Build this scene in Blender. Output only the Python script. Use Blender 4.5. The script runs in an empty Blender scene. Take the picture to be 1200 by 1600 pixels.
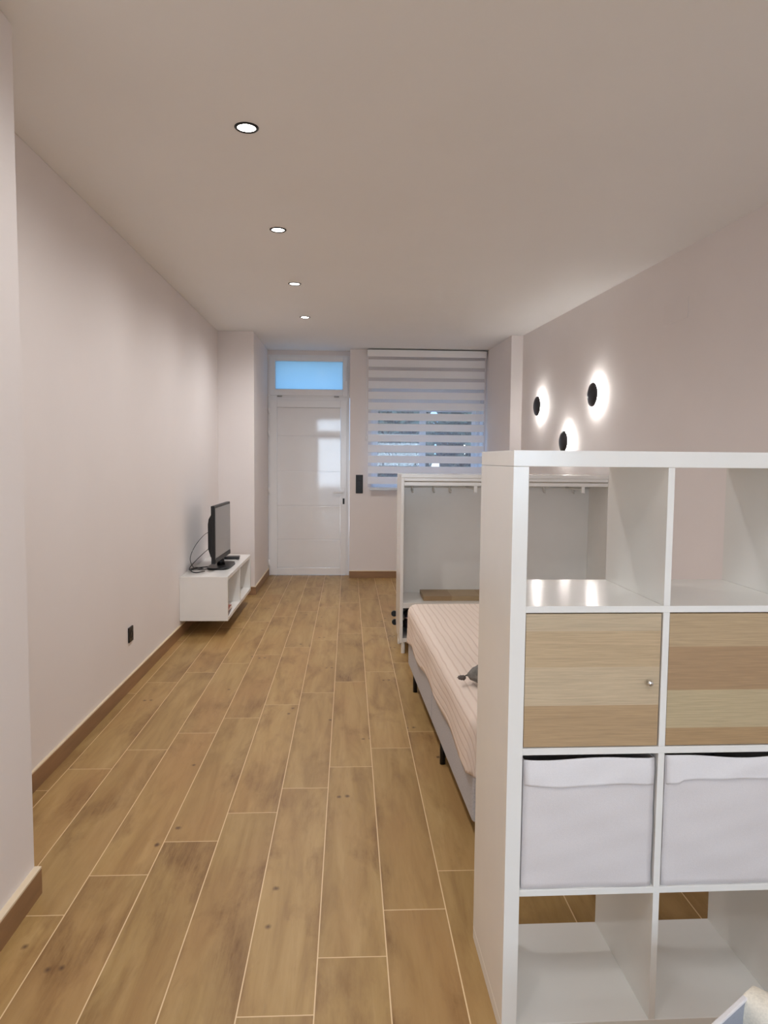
import bpy, bmesh, math, random
from mathutils import Vector, Matrix
R = random.Random(7)
SC = bpy.context.scene
COL = SC.collection
PI = math.pi

# ------------------------------------------------------------------ materials
def srgb(r, g, b):
    f = lambda c: (c/255/12.92) if c/255 <= 0.04045 else ((c/255+0.055)/1.055)**2.4
    return (f(r), f(g), f(b), 1)

def new_mat(name):
    m = bpy.data.materials.new(name); m.use_nodes = True
    nt = m.node_tree
    return m, nt, nt.nodes['Principled BSDF']

def N(nt, t, **kw):
    n = nt.nodes.new(t)
    for k, v in kw.items(): setattr(n, k, v)
    return n

def mth(nt, op, a, b=None, clamp=False):
    n = nt.nodes.new('ShaderNodeMath'); n.operation = op; n.use_clamp = clamp
    for i, v in enumerate((a, b)):
        if v is None: continue
        if isinstance(v, (int, float)): n.inputs[i].default_value = v
        else: nt.links.new(v, n.inputs[i])
    return n.outputs[0]

def plain(name, col, rough=0.5, metal=0, noise=0.03, nscale=8, bump=0.0, bscale=200, coat=0, spec=0.5, stretch=(1, 1, 1)):
    m, nt, p = new_mat(name)
    tc = N(nt, 'ShaderNodeTexCoord'); mp = N(nt, 'ShaderNodeMapping'); mp.inputs['Scale'].default_value = stretch
    nt.links.new(tc.outputs['Object'], mp.inputs[0])
    nz = N(nt, 'ShaderNodeTexNoise'); nz.inputs['Scale'].default_value = nscale; nz.inputs['Detail'].default_value = 4
    nt.links.new(mp.outputs[0], nz.inputs['Vector'])
    mr = N(nt, 'ShaderNodeMapRange'); mr.inputs[3].default_value = 1-noise; mr.inputs[4].default_value = 1+noise
    mr.inputs[1].default_value = 0.3; mr.inputs[2].default_value = 0.7
    nt.links.new(nz.outputs[0], mr.inputs[0])
    mx = N(nt, 'ShaderNodeVectorMath', operation='SCALE'); mx.inputs[0].default_value = col[:3]
    nt.links.new(mr.outputs[0], mx.inputs['Scale'])
    nt.links.new(mx.outputs[0], p.inputs['Base Color'])
    p.inputs['Roughness'].default_value = rough; p.inputs['Metallic'].default_value = metal
    p.inputs['Coat Weight'].default_value = coat; p.inputs['Specular IOR Level'].default_value = spec
    if bump:
        b = N(nt, 'ShaderNodeBump'); b.inputs['Strength'].default_value = bump; b.inputs['Distance'].default_value = 0.002
        n2 = N(nt, 'ShaderNodeTexNoise'); n2.inputs['Scale'].default_value = bscale
        nt.links.new(mp.outputs[0], n2.inputs['Vector']); nt.links.new(n2.outputs[0], b.inputs['Height'])
        nt.links.new(b.outputs[0], p.inputs['Normal'])
    return m

def emis(name, col, s):
    m, nt, p = new_mat(name)
    p.inputs['Base Color'].default_value = (.8, .8, .8, 1)
    p.inputs['Emission Color'].default_value = col; p.inputs['Emission Strength'].default_value = s
    return m

def ramp(nt, src, stops):
    r = N(nt, 'ShaderNodeValToRGB'); nt.links.new(src, r.inputs[0])
    e = r.color_ramp.elements
    while len(e) > 1: e.remove(e[-1])
    e[0].position, e[0].color = stops[0]
    for ps, c in stops[1:]:
        q = e.new(ps); q.color = c
    return r

def mixc(nt, f, a, b, mode='MIX'):
    n = N(nt, 'ShaderNodeMix', data_type='RGBA', blend_type=mode)
    for i, v in ((0, f), (6, a), (7, b)):
        if isinstance(v, (int, float)): n.inputs[i].default_value = v
        elif isinstance(v, tuple): n.inputs[i].default_value = v
        else: nt.links.new(v, n.inputs[i])
    return n.outputs[2]

W_T = 0.2012; X0T = 0.3201; L_T = 1.309; ST = 0.2165; Y0T = 2.226
def floor_mat(name='wood_look_tile', grout=True, dark=1.0):
    m, nt, p = new_mat(name)
    L = nt.links
    tc = N(nt, 'ShaderNodeTexCoord'); sp = N(nt, 'ShaderNodeSeparateXYZ'); L.new(tc.outputs['Object'], sp.inputs[0])
    X, Y, Z = sp.outputs
    u = mth(nt, 'DIVIDE', mth(nt, 'SUBTRACT', X, X0T), W_T)
    col = mth(nt, 'FLOOR', u); fu = mth(nt, 'SUBTRACT', u, col)
    v = mth(nt, 'DIVIDE', mth(nt, 'SUBTRACT', mth(nt, 'SUBTRACT', Y, Y0T), mth(nt, 'MULTIPLY', mth(nt, 'ADD', col, 1), ST)), L_T)
    row = mth(nt, 'FLOOR', v); fv = mth(nt, 'SUBTRACT', v, row)
    cb = N(nt, 'ShaderNodeCombineXYZ'); L.new(col, cb.inputs[0]); L.new(row, cb.inputs[1])
    wn = N(nt, 'ShaderNodeTexWhiteNoise'); L.new(cb.outputs[0], wn.inputs['Vector'])
    rv = wn.outputs['Value']; rc = wn.outputs['Color']
    # coordinates inside the plank, moved by a random amount
    off = N(nt, 'ShaderNodeVectorMath', operation='SCALE'); L.new(rc, off.inputs[0]); off.inputs['Scale'].default_value = 37.0
    ad = N(nt, 'ShaderNodeVectorMath', operation='ADD'); L.new(tc.outputs['Object'], ad.inputs[0]); L.new(off.outputs[0], ad.inputs[1])
    def noise(scale, st, det=4, rough=.5, dist=0.0):
        mp = N(nt, 'ShaderNodeMapping'); mp.inputs['Scale'].default_value = st; L.new(ad.outputs[0], mp.inputs[0])
        n = N(nt, 'ShaderNodeTexNoise'); n.inputs['Scale'].default_value = scale; n.inputs['Detail'].default_value = det
        n.inputs['Roughness'].default_value = rough; n.inputs['Distortion'].default_value = dist
        L.new(mp.outputs[0], n.inputs['Vector']); return n.outputs[0]
    fine = noise(60, (1, .09, 1), 7, .72)
    grain = noise(14, (1, .12, 1), 5, .6, .6)
    blot = noise(3.1, (1.7, .62, 1), 7, .62, .35)
    base = ramp(nt, grain, [(.3, srgb(150, 117, 70)), (.5, srgb(169, 137, 86)), (.72, srgb(182, 151, 101))]).outputs[0]
    tone = N(nt, 'ShaderNodeMapRange'); tone.inputs[3].default_value = .92*dark; tone.inputs[4].default_value = 1.07*dark; L.new(rv, tone.inputs[0])
    # dark smoky blotches, stronger along plank edges
    edge = mth(nt, 'MULTIPLY', mth(nt, 'ABSOLUTE', mth(nt, 'SUBTRACT', fu, .5)), 2)
    e2 = mth(nt, 'MULTIPLY', mth(nt, 'POWER', edge, 6.0), .10)
    bl = mth(nt, 'ADD', blot, e2)
    bm_ = N(nt, 'ShaderNodeMapRange'); bm_.inputs[1].default_value = .535; bm_.inputs[2].default_value = .70; bm_.inputs[4].default_value = .72
    L.new(bl, bm_.inputs[0])
    fm = N(nt, 'ShaderNodeMapRange'); fm.inputs[1].default_value = .35; fm.inputs[2].default_value = .65; fm.inputs[3].default_value = .35; fm.inputs[4].default_value = 1.35
    L.new(fine, fm.inputs[0])
    bfac = mth(nt, 'MULTIPLY', bm_.outputs[0], fm.outputs[0], True)
    warm = noise(2.2, (1.3, .5, 1), 3, .5)
    wm = N(nt, 'ShaderNodeMapRange'); wm.inputs[1].default_value = .45; wm.inputs[2].default_value = .7; wm.inputs[4].default_value = .5; L.new(warm, wm.inputs[0])
    base = mixc(nt, wm.outputs[0], base, srgb(166, 124, 78))
    c1 = mixc(nt, bfac, base, srgb(122, 86, 46))
    # pores
    pf = N(nt, 'ShaderNodeMapRange'); pf.inputs[1].default_value = .3; pf.inputs[2].default_value = .48; pf.inputs[3].default_value = .25; pf.inputs[4].default_value = 0
    L.new(fine, pf.inputs[0])
    c2 = mixc(nt, pf.outputs[0], c1, srgb(135, 102, 66))
    # knots
    kn = None
    for dx_, lo_ in ((0, .72), (.036, .84)):
        mpv = N(nt, 'ShaderNodeMapping'); mpv.inputs['Scale'].default_value = (1, .8, 0); mpv.inputs['Location'].default_value = (dx_, dx_*.12, 0); L.new(ad.outputs[0], mpv.inputs[0])
        vo = N(nt, 'ShaderNodeTexVoronoi', voronoi_dimensions='2D'); vo.inputs['Scale'].default_value = 4.2; L.new(mpv.outputs[0], vo.inputs['Vector'])
        kd = N(nt, 'ShaderNodeMapRange'); kd.inputs[1].default_value = .008; kd.inputs[2].default_value = .056; kd.inputs[3].default_value = .9; kd.inputs[4].default_value = 0
        L.new(mth(nt, 'ADD', vo.outputs['Distance'], mth(nt, 'MULTIPLY', mth(nt, 'SUBTRACT', fine, .5), .07)), kd.inputs[0])
        sc = N(nt, 'ShaderNodeSeparateColor'); L.new(vo.outputs['Color'], sc.inputs[0])
        k_ = mth(nt, 'MULTIPLY', kd.outputs[0], mth(nt, 'GREATER_THAN', sc.outputs[0], lo_))
        kn = k_ if kn is None else mth(nt, 'MAXIMUM', kn, k_)
    c3 = mixc(nt, kn, c2, srgb(88, 60, 38))
    tn = N(nt, 'ShaderNodeVectorMath', operation='SCALE'); L.new(c3, tn.inputs[0]); L.new(tone.outputs[0], tn.inputs['Scale'])
    out = tn.outputs[0]
    if grout:
        gx = mth(nt, 'MULTIPLY', mth(nt, 'SUBTRACT', .5, mth(nt, 'ABSOLUTE', mth(nt, 'SUBTRACT', fu, .5))), W_T)
        gy = mth(nt, 'MULTIPLY', mth(nt, 'SUBTRACT', .5, mth(nt, 'ABSOLUTE', mth(nt, 'SUBTRACT', fv, .5))), L_T)
        g = mth(nt, 'LESS_THAN', mth(nt, 'MINIMUM', gx, gy), .0019)
        out = mixc(nt, g, out, srgb(222, 194, 152))
        b = N(nt, 'ShaderNodeBump'); b.inputs['Strength'].default_value = .4; b.inputs['Distance'].default_value = .001
        L.new(mth(nt, 'SUBTRACT', mth(nt, 'MULTIPLY', fine, .3), g), b.inputs['Height']); L.new(b.outputs[0], p.inputs['Normal'])
    L.new(out, p.inputs['Base Color'])
    p.inputs['Roughness'].default_value = .42
    p.inputs['Specular IOR Level'].default_value = .35
    return m

def oak_mat(name, seed, bands, ax='Z', rot=(.9, .9, 30)):
    """pale oak veneer laid in horizontal strips; bands = [(fraction, colour)...] bottom to top, stepped"""
    m, nt, p = new_mat(name); L = nt.links
    tc = N(nt, 'ShaderNodeTexCoord')
    mp = N(nt, 'ShaderNodeMapping'); mp.inputs['Scale'].default_value = rot; mp.inputs['Location'].default_value = (seed, seed*2, seed*3)
    L.new(tc.outputs['Generated'], mp.inputs[0])
    n = N(nt, 'ShaderNodeTexNoise'); n.inputs['Scale'].default_value = 4; n.inputs['Detail'].default_value = 6; n.inputs['Roughness'].default_value = .6; n.inputs['Distortion'].default_value = .5
    L.new(mp.outputs[0], n.inputs['Vector'])
    sp = N(nt, 'ShaderNodeSeparateXYZ'); L.new(tc.outputs['Generated'], sp.inputs[0])
    r = ramp(nt, sp.outputs[{'X': 0, 'Y': 1, 'Z': 2}[ax]], bands); r.color_ramp.interpolation = 'CONSTANT'
    g = N(nt, 'ShaderNodeMapRange'); g.inputs[1].default_value = .3; g.inputs[2].default_value = .7; g.inputs[3].default_value = .84; g.inputs[4].default_value = 1.12
    L.new(n.outputs[0], g.inputs[0])
    s = N(nt, 'ShaderNodeVectorMath', operation='SCALE'); L.new(r.outputs[0], s.inputs[0]); L.new(g.outputs[0], s.inputs['Scale'])
    L.new(s.outputs[0], p.inputs['Base Color']); p.inputs['Roughness'].default_value = .5
    return m

def spread_mat():
    m, nt, p = new_mat('ribbed_cotton'); L = nt.links
    uv = N(nt, 'ShaderNodeUVMap'); uv.uv_map = 'flat'
    sp = N(nt, 'ShaderNodeSeparateXYZ'); L.new(uv.outputs[0], sp.inputs[0])
    nz = N(nt, 'ShaderNodeTexNoise'); nz.inputs['Scale'].default_value = 6; L.new(uv.outputs[0], nz.inputs['Vector'])
    a = mth(nt, 'ADD', sp.outputs[0], mth(nt, 'MULTIPLY', nz.outputs[0], .012))
    fr = mth(nt, 'FRACT', mth(nt, 'DIVIDE', a, .034))
    d = mth(nt, 'ABSOLUTE', mth(nt, 'SUBTRACT', fr, .5))
    ln = N(nt, 'ShaderNodeMapRange'); ln.inputs[1].default_value = .0; ln.inputs[2].default_value = .16; ln.inputs[3].default_value = 1; ln.inputs[4].default_value = 0
    L.new(d, ln.inputs[0])
    n2 = N(nt, 'ShaderNodeTexNoise'); n2.inputs['Scale'].default_value = 260; n2.inputs['Detail'].default_value = 3; L.new(uv.outputs[0], n2.inputs['Vector'])
    c = mixc(nt, mth(nt, 'MULTIPLY', ln.outputs[0], .45), srgb(232, 216, 203), srgb(196, 170, 152))
    c = mixc(nt, .18, c, n2.outputs['Color'], 'SOFT_LIGHT')
    L.new(c, p.inputs['Base Color']); p.inputs['Roughness'].default_value = .9
    b = N(nt, 'ShaderNodeBump'); b.inputs['Strength'].default_value = .6; b.inputs['Distance'].default_value = .002
    L.new(mth(nt, 'SUBTRACT', mth(nt, 'MULTIPLY', n2.outputs[0], .5), ln.outputs[0]), b.inputs['Height']); L.new(b.outputs[0], p.inputs['Normal'])
    return m

def translucent(name, col, tcol, f=.5, transp=0.0):
    m, nt, p = new_mat(name); L = nt.links
    out = nt.nodes['Material Output']
    nz = N(nt, 'ShaderNodeTexNoise'); nz.inputs['Scale'].default_value = 300
    d = N(nt, 'ShaderNodeBsdfDiffuse'); t = N(nt, 'ShaderNodeBsdfTranslucent')
    L.new(mixc(nt, .04, col, nz.outputs['Color'], 'MULTIPLY'), d.inputs[0]); t.inputs[0].default_value = tcol
    mx = N(nt, 'ShaderNodeMixShader'); mx.inputs[0].default_value = f
    L.new(d.outputs[0], mx.inputs[1]); L.new(t.outputs[0], mx.inputs[2])
    last = mx
    if transp:
        tr = N(nt, 'ShaderNodeBsdfTransparent'); m2 = N(nt, 'ShaderNodeMixShader'); m2.inputs[0].default_value = transp
        L.new(mx.outputs[0], m2.inputs[1]); L.new(tr.outputs[0], m2.inputs[2]); last = m2
    L.new(last.outputs[0], out.inputs[0])
    return m

def glass_mat(name, tint, rough=0.0, glossy=.08, transl=0.0):
    m, nt, p = new_mat(name); L = nt.links; out = nt.nodes['Material Output']
    tr = N(nt, 'ShaderNodeBsdfTransparent'); tr.inputs[0].default_value = tint
    if transl:
        tr = N(nt, 'ShaderNodeBsdfTranslucent')
        nz = N(nt, 'ShaderNodeTexNoise'); nz.inputs['Scale'].default_value = 400
        L.new(mixc(nt, .04, tint, nz.outputs['Color'], 'MULTIPLY'), tr.inputs[0])
    gl = N(nt, 'ShaderNodeBsdfGlossy'); gl.inputs['Roughness'].default_value = rough; gl.inputs[0].default_value = (1, 1, 1, 1)
    mx = N(nt, 'ShaderNodeMixShader'); mx.inputs[0].default_value = glossy
    L.new(tr.outputs[0], mx.inputs[1]); L.new(gl.outputs[0], mx.inputs[2]); L.new(mx.outputs[0], out.inputs[0])
    return m

def fabric(name, col, sc=500, rough=.95, bump=.5, noise=.08):
    return plain(name, col, rough, noise=noise, nscale=sc*.4, bump=bump, bscale=sc, spec=.2)

M = {}
M['wall'] = plain('painted_plaster', srgb(236, 230, 228), .75, noise=.012, nscale=2, bump=.12, bscale=90, spec=.25)
M['ceil'] = plain('ceiling_paint', srgb(243, 243, 243), .9, noise=.01, nscale=1.5, bump=.08, bscale=70, spec=.1)
M['floor'] = floor_mat()
M['skirt'] = plain('skirting_tile', srgb(150, 114, 80), .45, noise=.14, nscale=7, stretch=(.5, .5, 4))
M['caulk'] = plain('skirting_edge', srgb(226, 208, 180), .6)
M['white'] = plain('white_foil', srgb(238, 237, 233), .17, noise=.01, spec=.5)
M['whiteb'] = plain('white_cabinet_foil', srgb(240, 238, 234), .22, noise=.01, spec=.6)
M['pvc'] = plain('white_pvc', srgb(246, 246, 247), .14, noise=.008, spec=.5)
M['gloss'] = plain('glossy_door_panel', srgb(244, 244, 245), .045, noise=.008, spec=.8)
M['black'] = plain('black_plastic', srgb(13, 12, 13), .38, noise=.1)
M['blackm'] = plain('black_metal', srgb(24, 22, 22), .4, metal=.3, noise=.1)
M['screen'] = plain('tv_screen', srgb(34, 32, 35), .16, noise=.02, spec=1, coat=1)
M['chrome'] = plain('chrome', srgb(220, 220, 220), .15, metal=1, noise=.02)
M['steel'] = plain('satin_steel', srgb(190, 188, 186), .35, metal=1, noise=.05)
M['box'] = fabric('white_box_fabric', srgb(222, 217, 217), 700, .9, .25, .02)
M['band'] = fabric('white_box_band', srgb(232, 229, 230), 700, .85, .25, .02)
M['greyf'] = fabric('grey_upholstery', srgb(190, 188, 190), 420, .95, .8, .12)
M['matt'] = fabric('white_ticking', srgb(225, 220, 214), 300)
M['spread'] = spread_mat()
M['cush'] = fabric('grey_plush', srgb(128, 126, 122), 160, 1, 1.0, .25)
M['tassel'] = fabric('dark_tassel', srgb(104, 96, 92), 300)
M['bag'] = plain('dark_bag', srgb(44, 42, 54), .3, noise=.5, nscale=18)
M['pink'] = plain('pink_strap', srgb(226, 190, 190), .7)
M['band_op'] = translucent('opaque_blind_band', srgb(250, 249, 250), (.9, .95, 1, 1), .16)
M['band_sh'] = translucent('sheer_blind_band', srgb(222, 218, 220), (.7, .75, .85, 1), .4, .72)
M['glass'] = glass_mat('window_glass', (.9, .95, .97, 1), 0, .07)
M['frost'] = glass_mat('frosted_glass', (.62, .76, .80, 1), .12, .06, 1)
M['lens'] = emis('lamp_lens', (1, .95, .9, 1), 25)
M['ring'] = emis('led_ring', (1, .97, .93, 1), 95)
M['panel'] = emis('added_led_panel', (.97, .98, 1, 1), 2)  # glow for the diffusers of the added ceiling panels
M['disc'] = plain('dark_lamp_disc', srgb(44, 42, 46), .38, metal=.2, noise=.05)
M['ground'] = plain('outdoor_paving', srgb(130, 126, 120), .8, noise=.2, nscale=3)
M['leaf'] = plain('leaves', srgb(50, 64, 60), .6, noise=.4, nscale=20)
M['stem'] = plain('bark', srgb(90, 72, 54), .8, noise=.2)
M['render'] = plain('white_render', srgb(226, 224, 220), .8, noise=.03)
M['paperA'] = plain('magazine_cover', srgb(170, 96, 80), .4, noise=.4, nscale=30)
M['paperB'] = plain('magazine_cover_grey', srgb(110, 96, 96), .4, noise=.5, nscale=40)
M['paperC'] = plain('magazine_cover_cream', srgb(214, 196, 178), .4, noise=.2, nscale=30)
M['greyb'] = fabric('grey_basket_fabric', srgb(172, 175, 184), 500, .9, .3, .04)
M['cream'] = fabric('cream_cloth', srgb(238, 230, 214), 500)
oA, oB, oC, oD = srgb(196, 172, 138), srgb(180, 150, 112), srgb(202, 184, 152), srgb(190, 164, 126)
M['oak1'] = oak_mat('oak_veneer', 1.3, [(0, srgb(180, 152, 116)), (.31, srgb(198, 178, 148)), (.6, srgb(192, 168, 134)), (.87, srgb(194, 175, 146))])
M['oak2'] = oak_mat('oak_veneer_darker', 5.1, [(0, srgb(174, 144, 106)), (.13, srgb(188, 170, 136)), (.42, srgb(170, 140, 106)), (.75, srgb(184, 160, 126))])
M['oak3'] = oak_mat('oak_veneer_board', 9.7, [(0, srgb(160, 134, 100)), (.25, srgb(174, 152, 118)), (.5, srgb(164, 138, 104)), (.75, srgb(178, 154, 120))], 'X', (2, 12, 1))

# ------------------------------------------------------------------ geometry helpers
def box(bm, x0, x1, y0, y1, z0, z1, mi=0):
    vs = [bm.verts.new((x, y, z)) for z in (z0, z1) for y in (y0, y1) for x in (x0, x1)]
    for q in ((0, 2, 3, 1), (4, 5, 7, 6), (0, 1, 5, 4), (2, 6, 7, 3), (0, 4, 6, 2), (1, 3, 7, 5)):
        f = bm.faces.new([vs[i] for i in q]); f.material_index = mi
    return vs

def cyl(bm, c, r, h, axis='Z', n=24, r2=None, mi=0, caps=True):
    r2 = r if r2 is None else r2
    rot = {'Z': Matrix.Identity(4), 'X': Matrix.Rotation(PI/2, 4, 'Y'), 'Y': Matrix.Rotation(-PI/2, 4, 'X')}[axis]
    a, b = [], []
    for i in range(n):
        t = 2*PI*i/n
        a.append(bm.verts.new(Vector(c)+rot @ Vector((r*math.cos(t), r*math.sin(t), 0))))
        b.append(bm.verts.new(Vector(c)+rot @ Vector((r2*math.cos(t), r2*math.sin(t), h))))
    for i in range(n):
        f = bm.faces.new((a[i], a[(i+1) % n], b[(i+1) % n], b[i])); f.smooth = True; f.material_index = mi
    if caps:
        bm.faces.new(a[::-1]).material_index = mi; bm.faces.new(b).material_index = mi

def lathe(bm, c, prof, axis='Z', n=40, mi=0, close=False):
    rot = {'Z': Matrix.Identity(4), 'X': Matrix.Rotation(PI/2, 4, 'Y'), '-X': Matrix.Rotation(-PI/2, 4, 'Y'), 'Y': Matrix.Rotation(-PI/2, 4, 'X')}[axis]
    rings = []
    for (r, h) in prof:
        if r < 1e-6: rings.append([bm.verts.new(Vector(c)+rot @ Vector((0, 0, h)))])
        else: rings.append([bm.verts.new(Vector(c)+rot @ Vector((r*math.cos(2*PI*i/n), r*math.sin(2*PI*i/n), h))) for i in range(n)])
    pairs = list(zip(rings[:-1], rings[1:]))
    if close: pairs.append((rings[-1], rings[0]))
    for A, B in pairs:
        for i in range(n):
            j = (i+1) % n
            if len(A) == 1: f = bm.faces.new((A[0], B[j], B[i]))
            elif len(B) == 1: f = bm.faces.new((A[i], A[j], B[0]))
            else: f = bm.faces.new((A[i], A[j], B[j], B[i]))
            f.smooth = True; f.material_index = mi

def tube(bm, pts, r, n=8, mi=0):
    pts = [Vector(p) for p in pts]; prev = None
    for k, p in enumerate(pts):
        d = (pts[min(k+1, len(pts)-1)]-pts[max(k-1, 0)]).normalized()
        a = d.cross(Vector((0, 0, 1)) if abs(d.z) < .9 else Vector((1, 0, 0))).normalized(); b = d.cross(a)
        ring = [bm.verts.new(p+(a*math.cos(2*PI*i/n)+b*math.sin(2*PI*i/n))*r) for i in range(n)]
        if prev:
            for i in range(n):
                f = bm.faces.new((prev[i], prev[(i+1) % n], ring[(i+1) % n], ring[i])); f.smooth = True; f.material_index = mi
        else: bm.faces.new(ring[::-1]).material_index = mi
        prev = ring
    bm.faces.new(prev).material_index = mi

def smooth_path(pts, n=10):
    out = []
    P = [Vector(p) for p in pts]; P = [P[0]*2-P[1]]+P+[P[-1]*2-P[-2]]
    for i in range(1, len(P)-2):
        for k in range(n):
            t = k/n; a, b, c, d = P[i-1:i+3]
            out.append(.5*((2*b)+(c-a)*t+(2*a-5*b+4*c-d)*t*t+(3*b-a-3*c+d)*t**3))
    out.append(P[-2]); return out

def NB(): return bmesh.new()

def obj(name, bm, mats, parent=None, bevel=0, kind=None, seg=2, loc=None, label=None, smooth=False):
    bmesh.ops.recalc_face_normals(bm, faces=bm.faces)
    me = bpy.data.meshes.new(name); bm.to_mesh(me); bm.free()
    if smooth:
        for f in me.polygons: f.use_smooth = True
    for m in (mats if isinstance(mats, (list, tuple)) else [mats]): me.materials.append(m)
    o = bpy.data.objects.new(name, me); COL.objects.link(o)
    if parent: o.parent = parent
    if loc: o.location = loc
    if kind: o['kind'] = kind
    if label: o['label'] = label
    if bevel:
        b = o.modifiers.new('bevel', 'BEVEL'); b.width = bevel; b.segments = seg; b.limit_method = 'ANGLE'; b.angle_limit = math.radians(50)
        b.harden_normals = False
    return o

def thing(name, label, cat, loc=(0, 0, 0), rotz=0, group=None, kind=None):
    o = bpy.data.objects.new(name, None); COL.objects.link(o); o.empty_display_size = .1
    o.location = loc; o.rotation_euler = (0, 0, rotz); o['label'] = label; o['category'] = cat
    if group: o['group'] = group
    if kind: o['kind'] = kind
    return o

def tag(o, label, cat, group=None):
    o['label'] = label; o['category'] = cat
    if group: o['group'] = group
    return o

def B(name, mats, parent, dims, bevel=0, **kw):
    bm = NB(); box(bm, *dims); return obj(name, bm, mats, parent, bevel, **kw)

def dup(root, loc, rotz=None, label=None):
    r = root.copy(); COL.objects.link(r); r.location = loc
    if rotz is not None: r.rotation_euler = (0, 0, rotz)
    if label: r['label'] = label
    for ch in [c for c in root.children]:
        c = ch.copy(); COL.objects.link(c); c.parent = r
        for g in ch.children:
            d = g.copy(); COL.objects.link(d); d.parent = c
    return r

# ------------------------------------------------------------------ room
ZC = 2.751; XL = -1.356; XN = -1.028; YN = 2.358; YB = -3.2
XP = -.985; YP = 7.66; YD = 8.96; YW = 8.77; XD = .012
def XR(y): return 1.826+(7.589-y)*.07335
YRP = 7.64                       # right pier front face
T = .16

bm = NB(); box(bm, -1.7, 2.9, YB-.2, 9.25, -.12, 0); obj('floor', bm, M['floor'], kind='structure')
bm = NB(); box(bm, -1.7, 2.9, YB-.2, 9.25, ZC, ZC+.12); obj('ceiling', bm, M['ceil'], kind='structure')
bm = NB()
box(bm, -1.7, XN, YB-.2, YN, 0, ZC); box(bm, -1.7, XL, YN, YP, 0, ZC); box(bm, -1.7, XP, YP, 9.25, 0, ZC)
obj('wall_left', bm, M['wall'], kind='structure', bevel=.004)

bm = NB()
def prism(bm, pts, z0, z1):
    a = [bm.verts.new((x, y, z0)) for x, y in pts]; b = [bm.verts.new((x, y, z1)) for x, y in pts]
    bm.faces.new(a[::-1]); bm.faces.new(b); n = len(pts)
    for i in range(n): bm.faces.new((a[i], a[(i+1) % n], b[(i+1) % n], b[i]))
prism(bm, [(XR(YB-.2), YB-.2), (2.95, YB-.2), (2.95, YRP), (XR(YRP), YRP)], 0, ZC)
obj('wall_right', bm, M['wall'], kind='structure')
bm = NB(); prism(bm, [(1.70, YRP), (2.95, YRP), (2.95, 9.25), (1.652, 9.25), (1.652, YW)], 0, ZC)
obj('wall_right_pier', bm, M['wall'], kind='structure', bevel=.004)

# far wall, with the door opening and the window opening
WX0, WX1, WZ0, WZ1 = .27, 1.625, 1.075, 2.34
bm = NB()
box(bm, XP, XD, YD, 9.25, 2.70, ZC)
box(bm, XD, WX0, YW, 9.25, 0, ZC); box(bm, WX1, 1.652, YW, 9.25, 0, ZC)
box(bm, WX0, WX1, YW, 9.25, 0, WZ0); box(bm, WX0, WX1, YW, 9.25, WZ1, ZC)
obj('wall_far', bm, M['wall'], kind='structure')
# wall behind the camera: glazed door, high window, wide window added for light
bm = NB()
box(bm, XN, -.95, YB-.2, YB, 0, ZC); box(bm, .15, .45, YB-.2, YB, 0, ZC); box(bm, 2.15, 2.7, YB-.2, YB, 0, ZC); box(bm, .45, 2.15, YB-.2, YB, 0, .92); box(bm, .45, 2.15, YB-.2, YB, 2.25, ZC)
box(bm, -.95, .15, YB-.2, YB, 2.62, ZC); box(bm, -.95, .15, YB-.2, YB, 2.1, 2.2)
obj('wall_back', bm, M['wall'], kind='structure')

# skirting
def skirt(name, segs, h=.088, t=.012, side=1):
    bm = NB()
    for (x0, y0, x1, y1, tt) in segs:
        d = Vector((x1-x0, y1-y0, 0)); n = Vector((-d.y, d.x, 0)).normalized()*tt*side
        for z0, z1, mi in ((0, h-.007, 0), (h-.007, h, 1)):
            q = [Vector((x0, y0, 0)), Vector((x1, y1, 0)), Vector((x1, y1, 0))+n, Vector((x0, y0, 0))+n]
            vs = [bm.verts.new((p.x, p.y, z)) for z in (z0, z1) for p in q]
            for f in ((0, 3, 2, 1), (4, 5, 6, 7), (0, 1, 5, 4), (1, 2, 6, 5), (2, 3, 7, 6), (3, 0, 4, 7)):
                bm.faces.new([vs[i] for i in f]).material_index = mi
    return obj(name, bm, [M['skirt'], M['caulk']], kind='structure')
skirt('baseboard_left', [(XL, YP, XL, YN, .012), (XN, YN, XN, YB, .022), (XP, YD-.005, XP, YP, .012)], .092)
skirt('baseboard_left_pier', [(XP+.012, YP, XL, YP, .012)], .092)
skirt('baseboard_right', [(XR(YB), YB, XR(YRP-.0), YRP, .012)], .088)
skirt('baseboard_far', [(1.64, YW, XD+.001, YW, .012)], .09)

# ------------------------------------------------------------------ front door + fanlight
d = thing('door_1', 'white front door of five glossy horizontal panels at the far end', 'door', (0, YD, 0), kind='structure')
bm = NB()
for a in ((XP+.002, -.935, -.0, .07, 0, 2.19), (-.04, XD-.002, -.0, .07, 0, 2.19), (-.935, -.04, -.0, .07, 2.15, 2.19)): box(bm, *a)
obj('door_frame', bm, M['pvc'], d, .004)
bm = NB()
lx0, lx1, lz0, lz1 = -.962, -.022, .008, 2.155
px0, px1, pz0, pz1 = -.873, -.100, .097, 2.066
y0, y1 = -.022, .04
for a in ((lx0, px0, y0, y1, lz0, lz1), (px1, lx1, y0, y1, lz0, lz1), (px0, px1, y0, y1, lz0, pz0), (px0, px1, y0, y1, pz1, lz1)): box(bm, *a)
leaf = obj('door_leaf', bm, M['pvc'], d, .004)
bm = NB()
zs = [pz0, .446, .865, 1.29, 1.719, pz1]
for a, b in zip(zs[:-1], zs[1:]): box(bm, px0+.001, px1-.001, -.008, .02, a+.005, b-.005)
box(bm, px0+.001, px1-.001, .002, .02, pz0, pz1)
obj('door_panel', bm, M['gloss'], d, .0015)
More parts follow.
